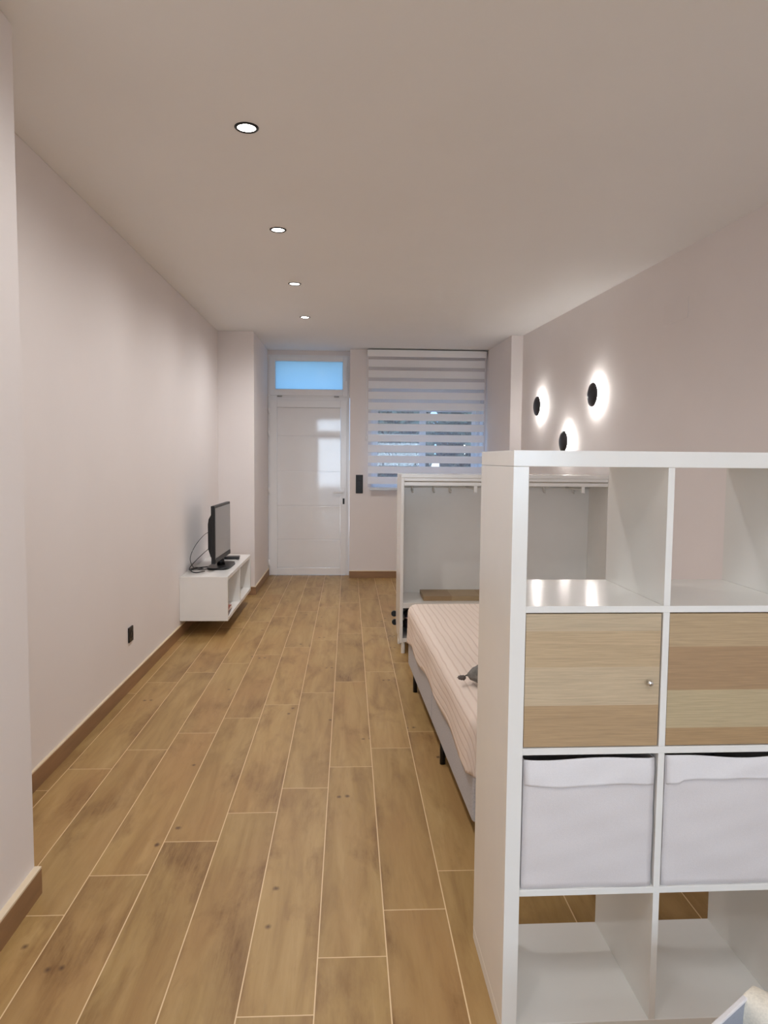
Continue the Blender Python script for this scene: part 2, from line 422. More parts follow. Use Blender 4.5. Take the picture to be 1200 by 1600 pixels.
for z in (2.03, 1.75, 1.06, .16):
    bm = NB(); cyl(bm, (-.974, -.030, z-.045), .009, .09, n=14); box(bm, -.972, -.955, -.028, -.02, z-.04, z+.04)
    obj('hinge', bm, M['pvc'], d)
bm = NB(); box(bm, -.077, -.047, -.034, -.0225, .96, 1.10); cyl(bm, (-.062, -.034, 1.035), .011, -.035, 'Y', 16)
tube(bm, smooth_path([(-.062, -.066, 1.035), (-.09, -.070, 1.035), (-.14, -.068, 1.034), (-.185, -.066, 1.032)], 5), .009)
obj('door_handle', bm, M['pvc'], d, .002)
bm = NB(); box(bm, -.07, -.048, -.031, -.0225, .89, .96); cyl(bm, (-.059, -.036, .935), .007, .01, 'Y', 14); box(bm, -.061, -.057, -.05, -.036, .918, .94)
obj('lock', bm, M['black'], d, .001, label='dark key cylinder below the handle')

w = thing('window_1', 'small white fanlight window with blue frosted glass above the front door', 'window', (0, YD, 2.19), kind='structure')
bm = NB(); X0, X1, H = XP, XD, .51
for a in ((X0, X0+.03, 0, .07, 0, H), (X1-.03, X1, 0, .07, 0, H), (X0+.03, X1-.03, 0, .07, 0, .03), (X0+.03, X1-.03, 0, .07, H-.03, H)): box(bm, *a)
obj('window_frame', bm, M['pvc'], w, .003)
bm = NB(); a0, a1, b0, b1 = -.96, -.016, .018, .49
g0, g1, h0, h1 = -.893, -.076, .096, .432
for a in ((a0, g0, -.02, .03, b0, b1), (g1, a1, -.02, .03, b0, b1), (g0, g1, -.02, .03, b0, h0), (g0, g1, -.02, .03, h1, b1)): box(bm, *a)
obj('sash', bm, M['pvc'], w, .005)
B('gasket', M['black'], w, (g0-.002, g1+.002, .004, .007, h0-.002, h0+.003))
B('glass_pane', M['frost'], w, (g0, g1, .008, .014, h0, h1))
bm = NB(); box(bm, -.058, -.03, -.028, -.0205, .22, .29); box(bm, -.053, -.035, -.05, -.028, .2, .37)
obj('window_handle', bm, M['pvc'], w, .003)
for x in (-.84, -.15):
    bm = NB(); cyl(bm, (x-.03, -.027, .008), .007, .06, 'X', 12); obj('hinge', bm, M['steel'], w)

# ------------------------------------------------------------------ window with two sliding sashes
w = thing('window_2', 'wide white window of two sliding sashes behind the striped blind', 'window', (0, 0, 0), kind='structure')
bm = NB(); ya, yb = 9.02, 9.10; fz1 = 2.13
for a in ((WX0, WX0+.04, ya, yb, WZ0, fz1), (WX1-.04, WX1, ya, yb, WZ0, fz1), (WX0+.04, WX1-.04, ya, yb, WZ0, WZ0+.04), (WX0+.04, WX1-.04, ya, yb, fz1-.04, fz1)): box(bm, *a)
obj('window_frame', bm, M['pvc'], w, .003)
for (x0, x1, yy) in ((.300, .935, 9.03), (.90, 1.595, 9.062)):
    bm = NB(); s = .06; q0, q1 = 1.11, 2.10
    for a in ((x0, x0+s, yy, yy+.028, q0, q1), (x1-s, x1, yy, yy+.028, q0, q1), (x0+s, x1-s, yy, yy+.028, q0, q0+s), (x0+s, x1-s, yy, yy+.028, q1-s, q1)): box(bm, *a)
    sh = obj('sash', bm, M['pvc'], w, .003)
    B('glass_pane', M['glass'], sh, (x0+s, x1-s, yy+.011, yy+.016, q0+s, q1-s))
B('shutter_box', M['pvc'], w, (WX0, WX1, 8.96, 9.12, fz1, WZ1), .004)
B('window_sill', M['pvc'], w, (WX0, WX1, YW-.0, 9.02, WZ0-.0, WZ0+.012), .003)

# ------------------------------------------------------------------ zebra blind
bl = thing('roller_blind', 'white day and night blind of sheer and opaque stripes over the window', 'blind', (.93, 8.70, 1.08))
def BX(x): return x-.93
bx0, bx1 = .218, 1.632
bm = NB(); box(bm, BX(bx0-.004), BX(bx1+.004), -.04, .045, 1.575, 1.655)
obj('cassette', bm, M['pvc'], bl, .012, seg=3)
B('mount_profile', M['steel'], bl, (BX(bx0), BX(bx1), .03, .068, 1.655, 1.668), .001)
bm = NB(); z = 1.568; zlist = []
pitch = .1263; slit = .040
cent = 2.645-1.08
for i in range(14):
    c = cent - i*pitch
    zlist.append(c)
def strip(bm, z0, z1, y, mi):
    nx = 24
    for s in range(nx):
        xa = BX(bx0+.012+(bx1-bx0-.024)*s/nx); xb = BX(bx0+.012+(bx1-bx0-.024)*(s+1)/nx)
        f = bm.faces.new([bm.verts.new(p) for p in ((xa, y, z0), (xb, y, z0), (xb, y, z1), (xa, y, z1))]); f.material_index = mi
bm = NB(); xs_ = [BX(bx0+.012+(bx1-bx0-.024)*q/24) for q in range(25)]
cuts = [(1.575, 0)]
for c in zlist:
    if c-slit/2 > .02: cuts += [(c+slit/2, 1), (c-slit/2, 0)]
cuts.append((.02, 0))
prev = [bm.verts.new((x, 0, cuts[0][0])) for x in xs_]
for (za, ma), (zb, mb_) in zip(cuts[:-1], cuts[1:]):
    cur = [bm.verts.new((x, 0, zb)) for x in xs_]
    for q in range(24): bm.faces.new((cur[q], cur[q+1], prev[q+1], prev[q])).material_index = ma
    prev = cur
obj('blind_fabric', bm, [M['band_op'], M['band_sh']], bl)
bm = NB(); box(bm, BX(bx0+.035), BX(bx1-.01), -.011, .011, -.01, .022); obj('bottom_rail', bm, M['steel'], bl, .004)
bm = NB()
for dx in (0, .012): tube(bm, [(BX(bx0)-.012+dx*.6, -.02+dx, 1.59), (BX(bx0)-.014+dx*.6, -.02+dx, 1.0), (BX(bx0)-.012+dx*.6, -.02+dx, .62)], .0016, 6)
cyl(bm, (BX(bx0)-.009, -.014, .585), .008, .05, n=12)
obj('bead_chain', bm, M['pvc'], bl)

# ------------------------------------------------------------------ switches and sockets
s = thing('light_switch', 'tall black triple switch plate on the wall between door and blind', 'switch', (.131, YW, 1.143))
B('plate', M['black'], s, (-.043, .043, -.009, -.0003, -.112, .112), .003)
for k in (-1, 0, 1): B('rocker', M['black'], s, (-.026, .026, -.013, -.009, k*.071-.027, k*.071+.027), .003)
s = thing('wall_socket', 'black square power socket low on the left wall', 'socket', (XL, 4.527, .343), PI/2)
bm = NB(); box(bm, -.043, .043, -.010, -.0003, -.047, .047); obj('plate', bm, M['black'], s, .003)
bm = NB(); lathe(bm, (0, -.0102, 0), [(.0, .002), (.019, .002), (.021, -.002), (.026, -.002), (.027, .0)], 'Y', 28); obj('socket_insert', bm, M['blackm'], s)
for x in (-.0095, .0095):
    bm = NB(); cyl(bm, (x, -.0105, 0), .0025, .003, 'Y', 12); obj('pin_hole', bm, M['screen'], s)
yj = 4.54
ang = -math.atan(.07335)
s = thing('junction_cover', 'flush painted junction cover high on the right wall', 'cover plate', (XR(yj), yj, 2.385), PI/2-ang*-1*-1 if False else 0)
s.rotation_euler = (0, 0, math.atan(.07335))
bm = NB(); box(bm, -.005, -.0002, -.145, .145, -.063, .063); obj('cover_plate', bm, M['wall'], s, .0008)

# ------------------------------------------------------------------ ceiling downlights
dl = thing('ceiling_downlight', '', 'ceiling light', (-.411, 3.0036, ZC), group='recessed downlights in the ceiling')
bm = NB(); lathe(bm, (0, 0, 0), [(.0365, -.0002), (.0365, -.0045), (.0445, -.0055), (.0480, -.002), (.0480, -.0002)], n=48); obj('trim_ring', bm, M['black'], dl)
bm = NB(); lathe(bm, (0, 0, 0), [(0, -.0022), (.03, -.002), (.0363, -.0012)], n=40); obj('lens', bm, M['lens'], dl)
DLY = [3.0036+1.2861*k for k in range(4)]
names = ['round black-rimmed downlight nearest the camera, largest in the ceiling row', 'black-rimmed downlight second from the camera in the ceiling row',
         'black-rimmed downlight third from the camera in the ceiling row', 'smallest black-rimmed downlight, farthest of the ceiling row nearest the front door']
dl['label'] = names[0]
dl.scale = (1, 1, 1)
for k in range(1, 4): dup(dl, (-.411, DLY[k], ZC), label=names[k])
def lamp(name, typ, loc, energy, col, **kw):
    l = bpy.data.lights.new(name, typ); l.energy = energy; l.color = col
    for k, v in kw.items(): setattr(l, k, v)
    o = bpy.data.objects.new(name, l); COL.objects.link(o); o.location = loc; return o
WARM = (1, .98, .975)
E_DL = 6.3
for k in range(-2, 4):
    lamp('downlight_lamp', 'SPOT', (-.411, 3.0036+1.2861*k, ZC-.008), E_DL*6.0*(.5, .7, .95, 1, 1.1, 1.75)[k+2], WARM, shadow_soft_size=.035, spot_size=math.radians(168), spot_blend=1)

# unseen ceiling panels added behind the camera to light the shelf front
for (px, py) in ((.5, .15), (.5, -1.9)):
    t = thing('added_ceiling_panel', 'square white ceiling panel added behind the viewer to light the shelf front', 'ceiling light', (px, py, ZC), group='added ceiling panels behind the viewer')
    bm = NB(); 
    for a in ((-.31, -.29, -.31, .31), (.29, .31, -.31, .31), (-.29, .29, -.31, -.29), (-.29, .29, .29, .31)): box(bm, *a, -.014, -.0003)
    obj('panel_frame', bm, M['pvc'], t, .002)
    B('diffuser', M['panel'], t, (-.29, .29, -.29, .29, -.008, -.0005))
    lamp('added_panel_lamp', 'AREA', (px, py, ZC-.02), 7, (.93, .97, 1), shape='SQUARE', size=.56)

# ------------------------------------------------------------------ eclipse wall lamps on the right wall
WA = math.atan(.07335)
wl = None
data = [(5.70, 1.967, 'dark round disc wall lamp with white halo, highest and nearest of the three'),
        (7.02, 1.972, 'dark round disc wall lamp with white halo, farthest, beside the corner pier'),
        (6.30, 1.612, 'lowest dark disc wall lamp with white halo, partly behind the shelf top')]
for i, (yy, zz, lb) in enumerate(data):
    if wl is None:
        wl = thing('wall_lamp', lb, 'wall lamp', (XR(yy), yy, zz), WA, group='round disc lamps on the right wall')
        bm = NB(); lathe(bm, (-.0003, 0, 0), [(0, .0), (.05, .0), (.05, .018), (.046, .022), (.0, .022)], '-X', 32); obj('base', bm, M['disc'], wl)
        bm = NB(); lathe(bm, (-.0223, 0, 0), [(.0, 0), (.014, 0), (.014, .016), (0, .016)], '-X', 20); obj('spindle', bm, M['disc'], wl)
        bm = NB(); lathe(bm, (-.037, 0, 0), [(0, .0), (.082, -.001), (.0925, .002), (.0945, .007), (.091, .013), (.06, .027), (.025, .034), (0, .035)], '-X', 48); obj('disc', bm, M['disc'], wl)
        bm = NB(); lathe(bm, (-.036, 0, 0), [(.066, .0), (.066, -.013), (.080, -.013), (.080, .0)], '-X', 40, close=True); obj('led_ring', bm, M['ring'], wl)
    else: dup(wl, (XR(yy), yy, zz), WA, lb)

# ------------------------------------------------------------------ tall white cube shelf (room divider)
TH, SX, SY = .0107, .388, 1.694
DEP = .39
k = thing('cube_shelf_unit', 'tall white open cube shelf unit dividing the room, in the foreground', 'shelf', (SX, SY, 0), TH)
cw = .3378; dv = .0162
xc = [.0375+j*(cw+dv) for j in range(4)]             # left side of each cell
WID = xc[3]+cw+.0375
ztop = [.038, .3865, .745, 1.0945]                   # top faces of the boards
zlow = [0, .3705, .728, 1.0785]
B('top_board', M['white'], k, (0, WID, 0, DEP, 1.4285, 1.4665), .0012)
B('bottom_board', M['white'], k, (0, WID, 0, DEP, 0, .038), .0012)
B('side_panel', M['white'], k, (0, .0375, .0, DEP, .0385, 1.428), .001)
B('side_panel', M['white'], k, (WID-.0375, WID, .0, DEP, .0385, 1.428), .001)
for j in (1, 2, 3): B('shelf_board', M['white'], k, (.0377, WID-.0377, .001, DEP-.001, zlow[j], ztop[j]), .0008)
for j in range(3):
    for r in range(4):
        z0 = ztop[r]+.0002; z1 = (zlow[r+1] if r < 3 else 1.4285)-.0002
        B('divider', M['white'], k, (xc[j]+cw, xc[j]+cw+dv, .001, DEP-.001, z0, z1), .0008)
def loc_on_shelf(x, y, z):
    v = Matrix.Rotation(TH, 3, 'Z') @ Vector((x, y, 0)); return (SX+v.x, SY+v.y, z)

# oak door inserts
def door_insert(j, mat, label, knob_right=True):
    t = thing('door_insert', label, 'cabinet insert', loc_on_shelf(xc[j]+cw/2, 0, .7453), TH, group='oak door inserts of the cube shelf')
    hw = cw/2-.0015; h = .3325
    bm = NB(); y0 = .024; y1 = .37
    for a in ((-hw, -hw+.012, y0, y1, 0, h-.001), (hw-.012, hw, y0, y1, 0, h-.001), (-hw+.012, hw-.012, y0, y1, 0, .012), (-hw+.012, hw-.012, y0, y1, h-.013, h-.001), (-hw+.012, hw-.012, y1-.006, y1, .012, h-.013)): box(bm, *a)
    obj('insert_box', bm, mat, t, .0006)
    dr = B('door', mat, t, (-hw+.0005, hw-.001, .004, .0225, .0015, h-.0025), .001)
    kx = hw-.03 if knob_right else -hw+.03
    bm = NB(); lathe(bm, (kx, .0038, .162), [(0, -.020), (.004, -.0195), (.0068, -.017), (.0074, -.0135), (.0058, -.010), (.0036, -.007), (.0036, .0)], 'Y', 24); obj('knob', bm, M['chrome'], dr)
    bm = NB()
    for zz in (.06, h-.06): cyl(bm, (-kx-.004 if knob_right else -kx+.004, .0228, zz), .004, .006, 'Y', 10)
    bm.free()
    return t
door_insert(0, M['oak1'], 'pale oak cube door with small chrome knob, left one of the shelf unit')
door_insert(1, M['oak2'], 'browner oak cube door at the right photo edge in the shelf unit')

# white fabric boxes
def fabric_box(j, label, seed, band_h, sag, loc_dx=0, tilt=0):
    rr = random.Random(seed)
    t = thing('storage_box', label, 'box', loc_on_shelf(xc[j]+cw/2+loc_dx, .0, .3868), TH+tilt, group='white fabric boxes in the cube shelf')
    hw = cw/2-.005; h = .330; dp = .37; nx, nz = 22, 22; rc = .018
    def wob(x, z, s): return .0012*math.sin(x*31+s)+.001*math.sin(z*43+x*18+s*2)+.0007*math.sin(z*90-x*25+s)
    def front(x, z):   # x -1..1, z 0..1
        zz = z
        top = -sag*(1-x*x)*(z**6) + .004*math.sin(x*3+seed)*(z**8)
        bow = -.006*(1-x*x)*math.sin(PI*z)
        return Vector((x*hw, .006+bow+wob(x*hw, z*h, seed)+ (0.003 if abs(x) > .97 else 0), z*h+top))
    bm = NB()
    g = [[bm.verts.new(front(-1+2*i/nx, q/nz)) for i in range(nx+1)] for q in range(nz+1)]
    for q in range(nz):
        for i in range(nx): bm.faces.new((g[q][i], g[q][i+1], g[q+1][i+1], g[q+1][i])).smooth = True
    # sides, back, bottom
    def wall(pts_top, pts_bot):
        for a in range(len(pts_top)-1): bm.faces.new((pts_bot[a], pts_bot[a+1], pts_top[a+1], pts_top[a]))
    L0 = [g[q][0] for q in range(nz+1)]; R0 = [g[q][nx] for q in range(nz+1)]
    Lb = [bm.verts.new((-hw+.004, dp, q/nz*h)) for q in range(nz+1)]; Rb = [bm.verts.new((hw-.004, dp, q/nz*h)) for q in range(nz+1)]
    for q in range(nz):
        bm.faces.new((L0[q], L0[q+1], Lb[q+1], Lb[q])); bm.faces.new((R0[q], Rb[q], Rb[q+1], R0[q+1])); bm.faces.new((Lb[q], Lb[q+1], Rb[q+1], Rb[q]))
    bm.faces.new([g[0][i] for i in range(nx+1)]+[Rb[0], Lb[0]])
    o = obj('box_body', bm, M['box'], t); s_ = o.modifiers.new('s', 'SOLIDIFY'); s_.thickness = .003; s_.offset = -1
    # band across the top of the front, rolled at its lower hem
    bm = NB(); rows = 12; gg = []
    for q in range(rows+1):
        f = q/rows
        row = []
        for i in range(nx+1):
            x = -.985+1.97*i/nx
            bh = band_h(x)
            z = 1-f*bh/h
            p = front(x, z); lift = .0022+.002*math.sin(f*PI)+ (.0035*(f**3))*(1-.6*x*x) + .0012*math.sin(x*9+f*5+seed)*f
            row.append(bm.verts.new((p.x, p.y-lift, p.z+.0012)))
        gg.append(row)
    for q in range(rows):
        for i in range(nx): bm.faces.new((gg[q][i], gg[q][i+1], gg[q+1][i+1], gg[q+1][i])).smooth = True
    o = obj('handle_band', bm, M['band'], t, label='brighter folded fabric band at the rim'); s_ = o.modifiers.new('s', 'SOLIDIFY'); s_.thickness = .0025
    return t
fabric_box(0, 'white fabric storage box below the left oak door in the shelf unit', 1, lambda x: .068-.002*math.sin(x*4), .003)
fabric_box(1, 'white fabric storage box with bowed rim band, right edge of the photo', 4, lambda x: .056+.008*abs(x)**2+(.006 if x < -.8 else 0), .001)

# ------------------------------------------------------------------ bed
BT = .0312
bed = thing('bed', 'grey upholstered boxspring bed with black legs behind the shelf unit', 'bed', (.452, 2.51, 0), BT)
BW, BL = 1.60, 2.05
for (a, b) in ((.002, 1.018), (1.026, BL)):
    B('base_box', M['greyf'], bed, (0, BW, a, b, .135, .375), .012, seg=3)
for x in (.028, BW-.03):
    for y in (.16, .83, 1.90):
        xx = x+.12*(y < .2)*(1 if x < 1 else -1)
        bm = NB(); cyl(bm, (xx, y, 0), .0135, .134, n=20, r2=.0135); obj('leg', bm, M['blackm'], bed)
B('mattress', M['matt'], bed, (.012, BW-.01, .01, BL-.01, .376, .505), .04, seg=4)

def bedspread():
    bm = NB(); r = .05; top = .526; x0, x1, y0, y1 = -.006+r, BW-.004-r, .0+r, BL+.014-r
    uvl = bm.loops.layers.uv.new('flat')
    hangL = lambda y: .215+.010*math.sin(y*5.2+1)+.008*math.sin(y*11+2)+(.045 if y > BL-.03 else .0)*1
    nx, ny = 110, 120
    ax = [-.25+(BW+.5)*i/nx for i in range(nx+1)]; ay = [-.22+(BL+.46)*i/ny for i in range(ny+1)]
    q = r*PI/2
    def hem(y): return .205+.009*math.sin(y*4.2+1)+.006*math.sin(y*9+2)+.04*max(0, (y-1.75)/.3)
    G = []
    for j, b_ in enumerate(ay):
        row = []
        for i, a_ in enumerate(ax):
            cx = min(max(a_, x0), x1); cy = min(max(b_, y0), y1); ox, oy = a_-cx, b_-cy; d_ = math.hypot(ox, oy)
            hm = hem(cy) + (.02*math.sin(cx*7) if oy != 0 else 0)
            s_ = 1.0
            if d_ > 1e-6:
                nxx, nyy = ox/d_, oy/d_
                dm = min(d_*1.0, hm+q*.3)
                if dm < q: rad = r*math.sin(dm/r); z = top-r*(1-math.cos(dm/r))
                else: rad = r+.006*math.sin((cy*9+cx*7))*min(1, (dm-q)/.1)+.004*(dm-q)/.1; z = top-r-(dm-q)
                P = Vector((cx+nxx*rad, cy+nyy*rad, z))
            else:
                P = Vector((cx, cy, top+.003*math.sin(cx*9+cy*4)+.002*math.sin(cy*13-cx*5)))
            row.append((bm.verts.new(P), (a_, b_)))
        G.append(row)
    for j in range(ny):
        for i in range(nx):
            q4 = (G[j][i], G[j][i+1], G[j+1][i+1], G[j+1][i])
            vs = [v for v, _ in q4]
            if (vs[0].co-vs[2].co).length < 1e-4 and (vs[1].co-vs[3].co).length < 1e-4: continue
            f = bm.faces.new(vs); f.smooth = True
            for lp, (_, uv) in zip(f.loops, q4): lp[uvl].uv = uv
    bmesh.ops.dissolve_degenerate(bm, edges=bm.edges, dist=1e-4)
    for v in bm.verts:
        if not v.link_faces: pass
    bmesh.ops.delete(bm, geom=[v for v in bm.verts if not v.link_faces], context='VERTS')
    o = obj('bedspread', bm, M['spread']); o.location = (.452, 2.51, 0); o.rotation_euler = (0, 0, BT)
    s_ = o.modifiers.new('s', 'SOLIDIFY'); s_.thickness = .004; s_.offset = 1
    tag(o, 'pale pink bedspread with thin ribbed stripes draped over the bed', 'bedspread')
bedspread()

# cushion with a pompom at its corner
t = thing('cushion', 'grey plush cushion with dark corner tassel lying on the pink bedspread', 'cushion', (.79, 2.88, .534), math.radians(47))
bm = NB(); n = 26; S = .225; top = []; bot = []
for s_ in (1, -1):
    g = []
    for j in range(n+1):
        row = []
        for i in range(n+1):
            u, v = -1+2*i/n, -1+2*j/n
            hgt = .048*((1-u**6)*(1-v**6))**.42
            pin = 1-.025*(1-abs(u)**2)*abs(v)-0
            pin2 = 1-.025*(1-abs(v)**2)*abs(u)
            row.append(bm.verts.new((u*S*pin2, v*S*pin, .07-.02+s_*hgt*(1 if s_ > 0 else .9)+.0015*math.sin(u*40)*math.cos(v*37))))
        g.append(row)
    for j in range(n):
        for i in range(n):
            bm.faces.new((g[j][i], g[j][i+1], g[j+1][i+1], g[j+1][i])).smooth = True
bmesh.ops.remove_doubles(bm, verts=bm.verts, dist=.0016)
for v in bm.verts: 
    e = max(abs(v.co.x), abs(v.co.y))/S
    v.co.z -= .035*max(0, e-.6)
obj('cushion_body', bm, M['cush'], t)
for (a, b) in ((-1, 1), (1, 1), (1, -1), (-1, -1)):
    bm = NB(); bmesh.ops.create_icosphere(bm, subdivisions=3, radius=.0125)
    for v in bm.verts: v.co = Vector((v.co.x, v.co.y, v.co.z*.75))*(1+.22*math.sin(v.co.x*700)*math.cos(v.co.y*600+v.co.z*500)); v.co += Vector((a, b, 0))*max(0, (v.co.x*a+v.co.y*b))*.35
    bmesh.ops.translate(bm, verts=bm.verts, vec=(a*(S+.003), b*(S+.003), .028))
    obj('tassel', bm, M['tassel'], t, smooth=True)

# ------------------------------------------------------------------ low open wardrobe at the foot of the bed
wx0, wx1, wy0, wy1 = .385, 1.945, 5.29, 5.73
w = thing('open_wardrobe', 'low white doorless wardrobe with clothes rail beyond the bed', 'wardrobe', (wx0, wy0, 0))
WW = wx1-wx0; WD = wy1-wy0
bm = NB(); pts = [(0, .085), (WD-.10, .085), (WD, .15), (WD, 1.31), (0, 1.31)]
def side(bm, x):
    a = [bm.verts.new((x, y, z)) for y, z in pts]; b = [bm.verts.new((x+.022, y, z)) for y, z in pts]
    bm.faces.new(a); bm.faces.new(b[::-1])
    for i in range(5): bm.faces.new((a[i], b[i], b[(i+1) % 5], a[(i+1) % 5]))
side(bm, 0); obj('side_panel', bm, M['white'], w, .0015)
bm = NB(); side(bm, WW-.022); obj('side_panel', bm, M['white'], w, .0015)
B('top_board', M['white'], w, (0, WW, -.002, WD, 1.3105, 1.336), .002)
B('top_rail', M['white'], w, (.0225, WW-.0225, .002, .022, 1.287, 1.3095), .002)
B('lower_rail', M['white'], w, (.0225, WW-.0225, .0, .02, 1.254, 1.279), .002)
B('back_panel', M['white'], w, (.0225, WW-.0225, WD-.014, WD-.006, .16, 1.31))
B('shelf_board', M['white'], w, (.0225, WW-.0225, .002, WD-.0145, .345, .385), .0015)
B('bottom_board', M['white'], w, (.0225, WW-.0225, .002, WD-.06, .09, .118), .0015)
for (x, y) in ((.028, .035), (.02, WD-.13), (WW-.028, .035), (WW-.02, WD-.13), (WW/2, .035)):
    bm = NB(); cyl(bm, (x, y, 0), .015, .0895, n=20); obj('leg', bm, M['white'], w, .001)
bm = NB(); tube(bm, [(.022, WD-.03, 1.228), (WW-.022, WD-.03, 1.228)], .005, 10); obj('hook_rail', bm, M['white'], w)
for x in (.115, .285, .415, .75, 1.165, 1.40):
    bm = NB(); pts_ = [(x, WD-.034+.0, 1.233+.006)]+[(x+.0, WD-.036-.013*(1-math.cos(a)), 1.218-.016*math.sin(a)) for a in [PI*q/8 for q in range(9)]]
    tube(bm, [(x, WD-.036, 1.236), (x, WD-.037, 1.205), (x+.004, WD-.04, 1.194), (x+.004, WD-.052, 1.190), (x+.003, WD-.062, 1.196), (x+.002, WD-.064, 1.208)], .008, 8)
    obj('hook', bm, M['white'], w)
for x in (.548, 1.350):
    bm = NB(); tube(bm, [(x, .025, 1.232), (x, WD-.015, 1.232)], .009, 12); box(bm, x-.012, x+.012, -.004, .02, 1.205, 1.2535)
    box(bm, x-.006, x+.006, .02, WD-.016, 1.241, 1.2535)
    obj('pull_out_rail', bm, M['white'], w, .002)
o = B('wooden_board', M['oak3'], None, (0, .86, 0, .29, 0, .034), .002)
o.location = (.567, 5.37, .3853); tag(o, 'oak veneer board lying flat on the wardrobe shelf', 'board')
# bags in the compartment below
def blob(bm, c, s, seed, sub=4):
    q = bmesh.ops.create_icosphere(bm, subdivisions=sub, radius=1); r_ = random.Random(seed); ph = [r_.uniform(0, 6) for _ in range(6)]
    for v in q['verts']:
        p = v.co.copy(); e = 4.0
        m_ = (abs(p.x)**e+abs(p.y)**e+abs(p.z)**e)**(1/e); p = p/m_
        wv = 1+.045*math.sin(p.x*5+ph[0])*math.cos(p.y*6+ph[1])+.03*math.sin(p.z*9+ph[2]+p.x*4)
        v.co = Vector((c[0]+p.x*s[0]*wv, c[1]+p.y*s[1]*wv, c[2]+p.z*s[2]*min(wv, 1.0)))
    for f in bm.faces: f.smooth = True
t = thing('storage_bag', 'dark crinkled bag with pale pink strap under the wardrobe shelf', 'bag', (.78, 5.48, .1185))
bm = NB(); blob(bm, (-.008, -.01, .104), (.335, .15, .104), 3); obj('bag_body', bm, M['bag'], t)
bm = NB(); path = [(-.2+.0, -.150, .13), (-.26, -.150, .135), (-.315, -.14, .138), (-.345, -.10, .135)]
tube(bm, smooth_path(path, 6), .005, 8); obj('strap', bm, M['pink'], t)
t = thing('storage_bag', 'dark bag hidden at the right under the wardrobe shelf', 'bag', (1.5, 5.48, .1185))
bm = NB(); blob(bm, (0, 0, .104), (.32, .14, .104), 9); obj('bag_body', bm, M['bag'], t)

# suitcase behind the wardrobe, only its wheels stick out
t = thing('suitcase', 'black suitcase behind the wardrobe, its two wheels sticking out left', 'suitcase', (.39, 5.90, 0))
bm = NB(); box(bm, .03, .50, -.11, .11, 0.03, .40); obj('shell', bm, M['black'], t, .03, seg=4)
for zz, xx in ((.188, -.012), (.118, -.006)):
    bm = NB(); cyl(bm, (xx, -.07, zz), .024, .025, 'Y', 20); cyl(bm, (xx-.0, -.062, zz), .008, .04, 'Y', 12); obj('wheel', bm, M['black'], t, .002)
for x in (.02, .43):
    for y in (-.09, .04): B('foot', M['black'], t, (x, x+.05, y, y+.05, 0, .03), .003)

# ------------------------------------------------------------------ floating TV cabinet and what stands on it
cx0, cx1, cy0, cy1, cz0, cz1 = XL+.001, -.970, 5.855, 7.235, .125, .487
t = thing('tv_cabinet', 'white floating two-compartment cabinet on the left wall under the television', 'cabinet', (cx0, cy0, cz0))
A, Bd, Hh = cx1-cx0, cy1-cy0, cz1-cz0; th = .030
B('top_board', M['whiteb'], t, (0, A, 0, Bd, Hh-th, Hh), .0015)
B('bottom_board', M['whiteb'], t, (0, A, 0, Bd, 0, th), .0015)
B('side_panel', M['whiteb'], t, (0, A-.0005, 0.0005, th, th, Hh-th), .001)
B('side_panel', M['whiteb'], t, (0, A-.0005, Bd-th, Bd-.0005, th, Hh-th), .001)
B('divider', M['whiteb'], t, (.008, A-.002, .68, .68+.022, th, Hh-th), .001)
B('back_panel', M['whiteb'], t, (.0, .008, th, Bd-th, th, Hh-th))

tv = thing('television', 'black flat television on a stand on the floating cabinet, seen side-on', 'television', (-1.118, 6.43, cz1), math.radians(-1.2))
# local: screen faces +x, width along y
HW = .35
B('bezel', M['black'], tv, (-.018, .014, -HW, HW, .068, .556), .005)
B('screen', M['screen'], tv, (.0135, .0155, -HW+.022, HW-.022, .115, .536))
bm = NB(); pr = [(-.0175, .10), (-.0175, .50), (-.05, .44), (-.056, .40), (-.056, .19), (-.035, .12)]
a = [bm.verts.new((x, -HW+.06, z)) for x, z in pr]; b = [bm.verts.new((x, HW-.06, z)) for x, z in pr]
bm.faces.new(a); bm.faces.new(b[::-1])
for i in range(6): bm.faces.new((a[i], b[i], b[(i+1) % 6], a[(i+1) % 6]))
obj('rear_housing', bm, M['black'], tv, .004)
B('speaker_strip', M['blackm'], tv, (.0135, .017, -HW+.01, HW-.01, .072, .106), .002)
bm = NB(); cyl(bm, (-.005, 0, .018), .035, .055, n=28, r2=.028); obj('neck', bm, M['black'], tv)
bm = NB(); n = 48; a = []; b = []
for i in range(n):
    q = 2*PI*i/n; c_, s_ = math.cos(q), math.sin(q)
    x = math.copysign(abs(c_)**.5, c_)*.098; y = math.copysign(abs(s_)**.45, s_)*.23
    a.append(bm.verts.new((x, y, 0.0003))); b.append(bm.verts.new((x*.97, y*.985, .017)))
bm.faces.new(a[::-1]); tp = bm.faces.new(b)
for i in range(n): bm.faces.new((a[i], a[(i+1) % n], b[(i+1) % n], b[i])).smooth = True
obj('stand_base', bm, M['black'], tv)
t = thing('set_top_box', 'thin black box on the cabinet beyond the television base', 'media box', (-1.14, 6.90, cz1+.0003), math.radians(4))
B('case', M['black'], t, (-.11, .11, -.05, .05, .004, .027), .003)
for x in (-.09, .09):
    for y in (-.035, .035): bm = NB(); cyl(bm, (x, y, 0), .008, .004, n=12); obj('foot', bm, M['black'], t)
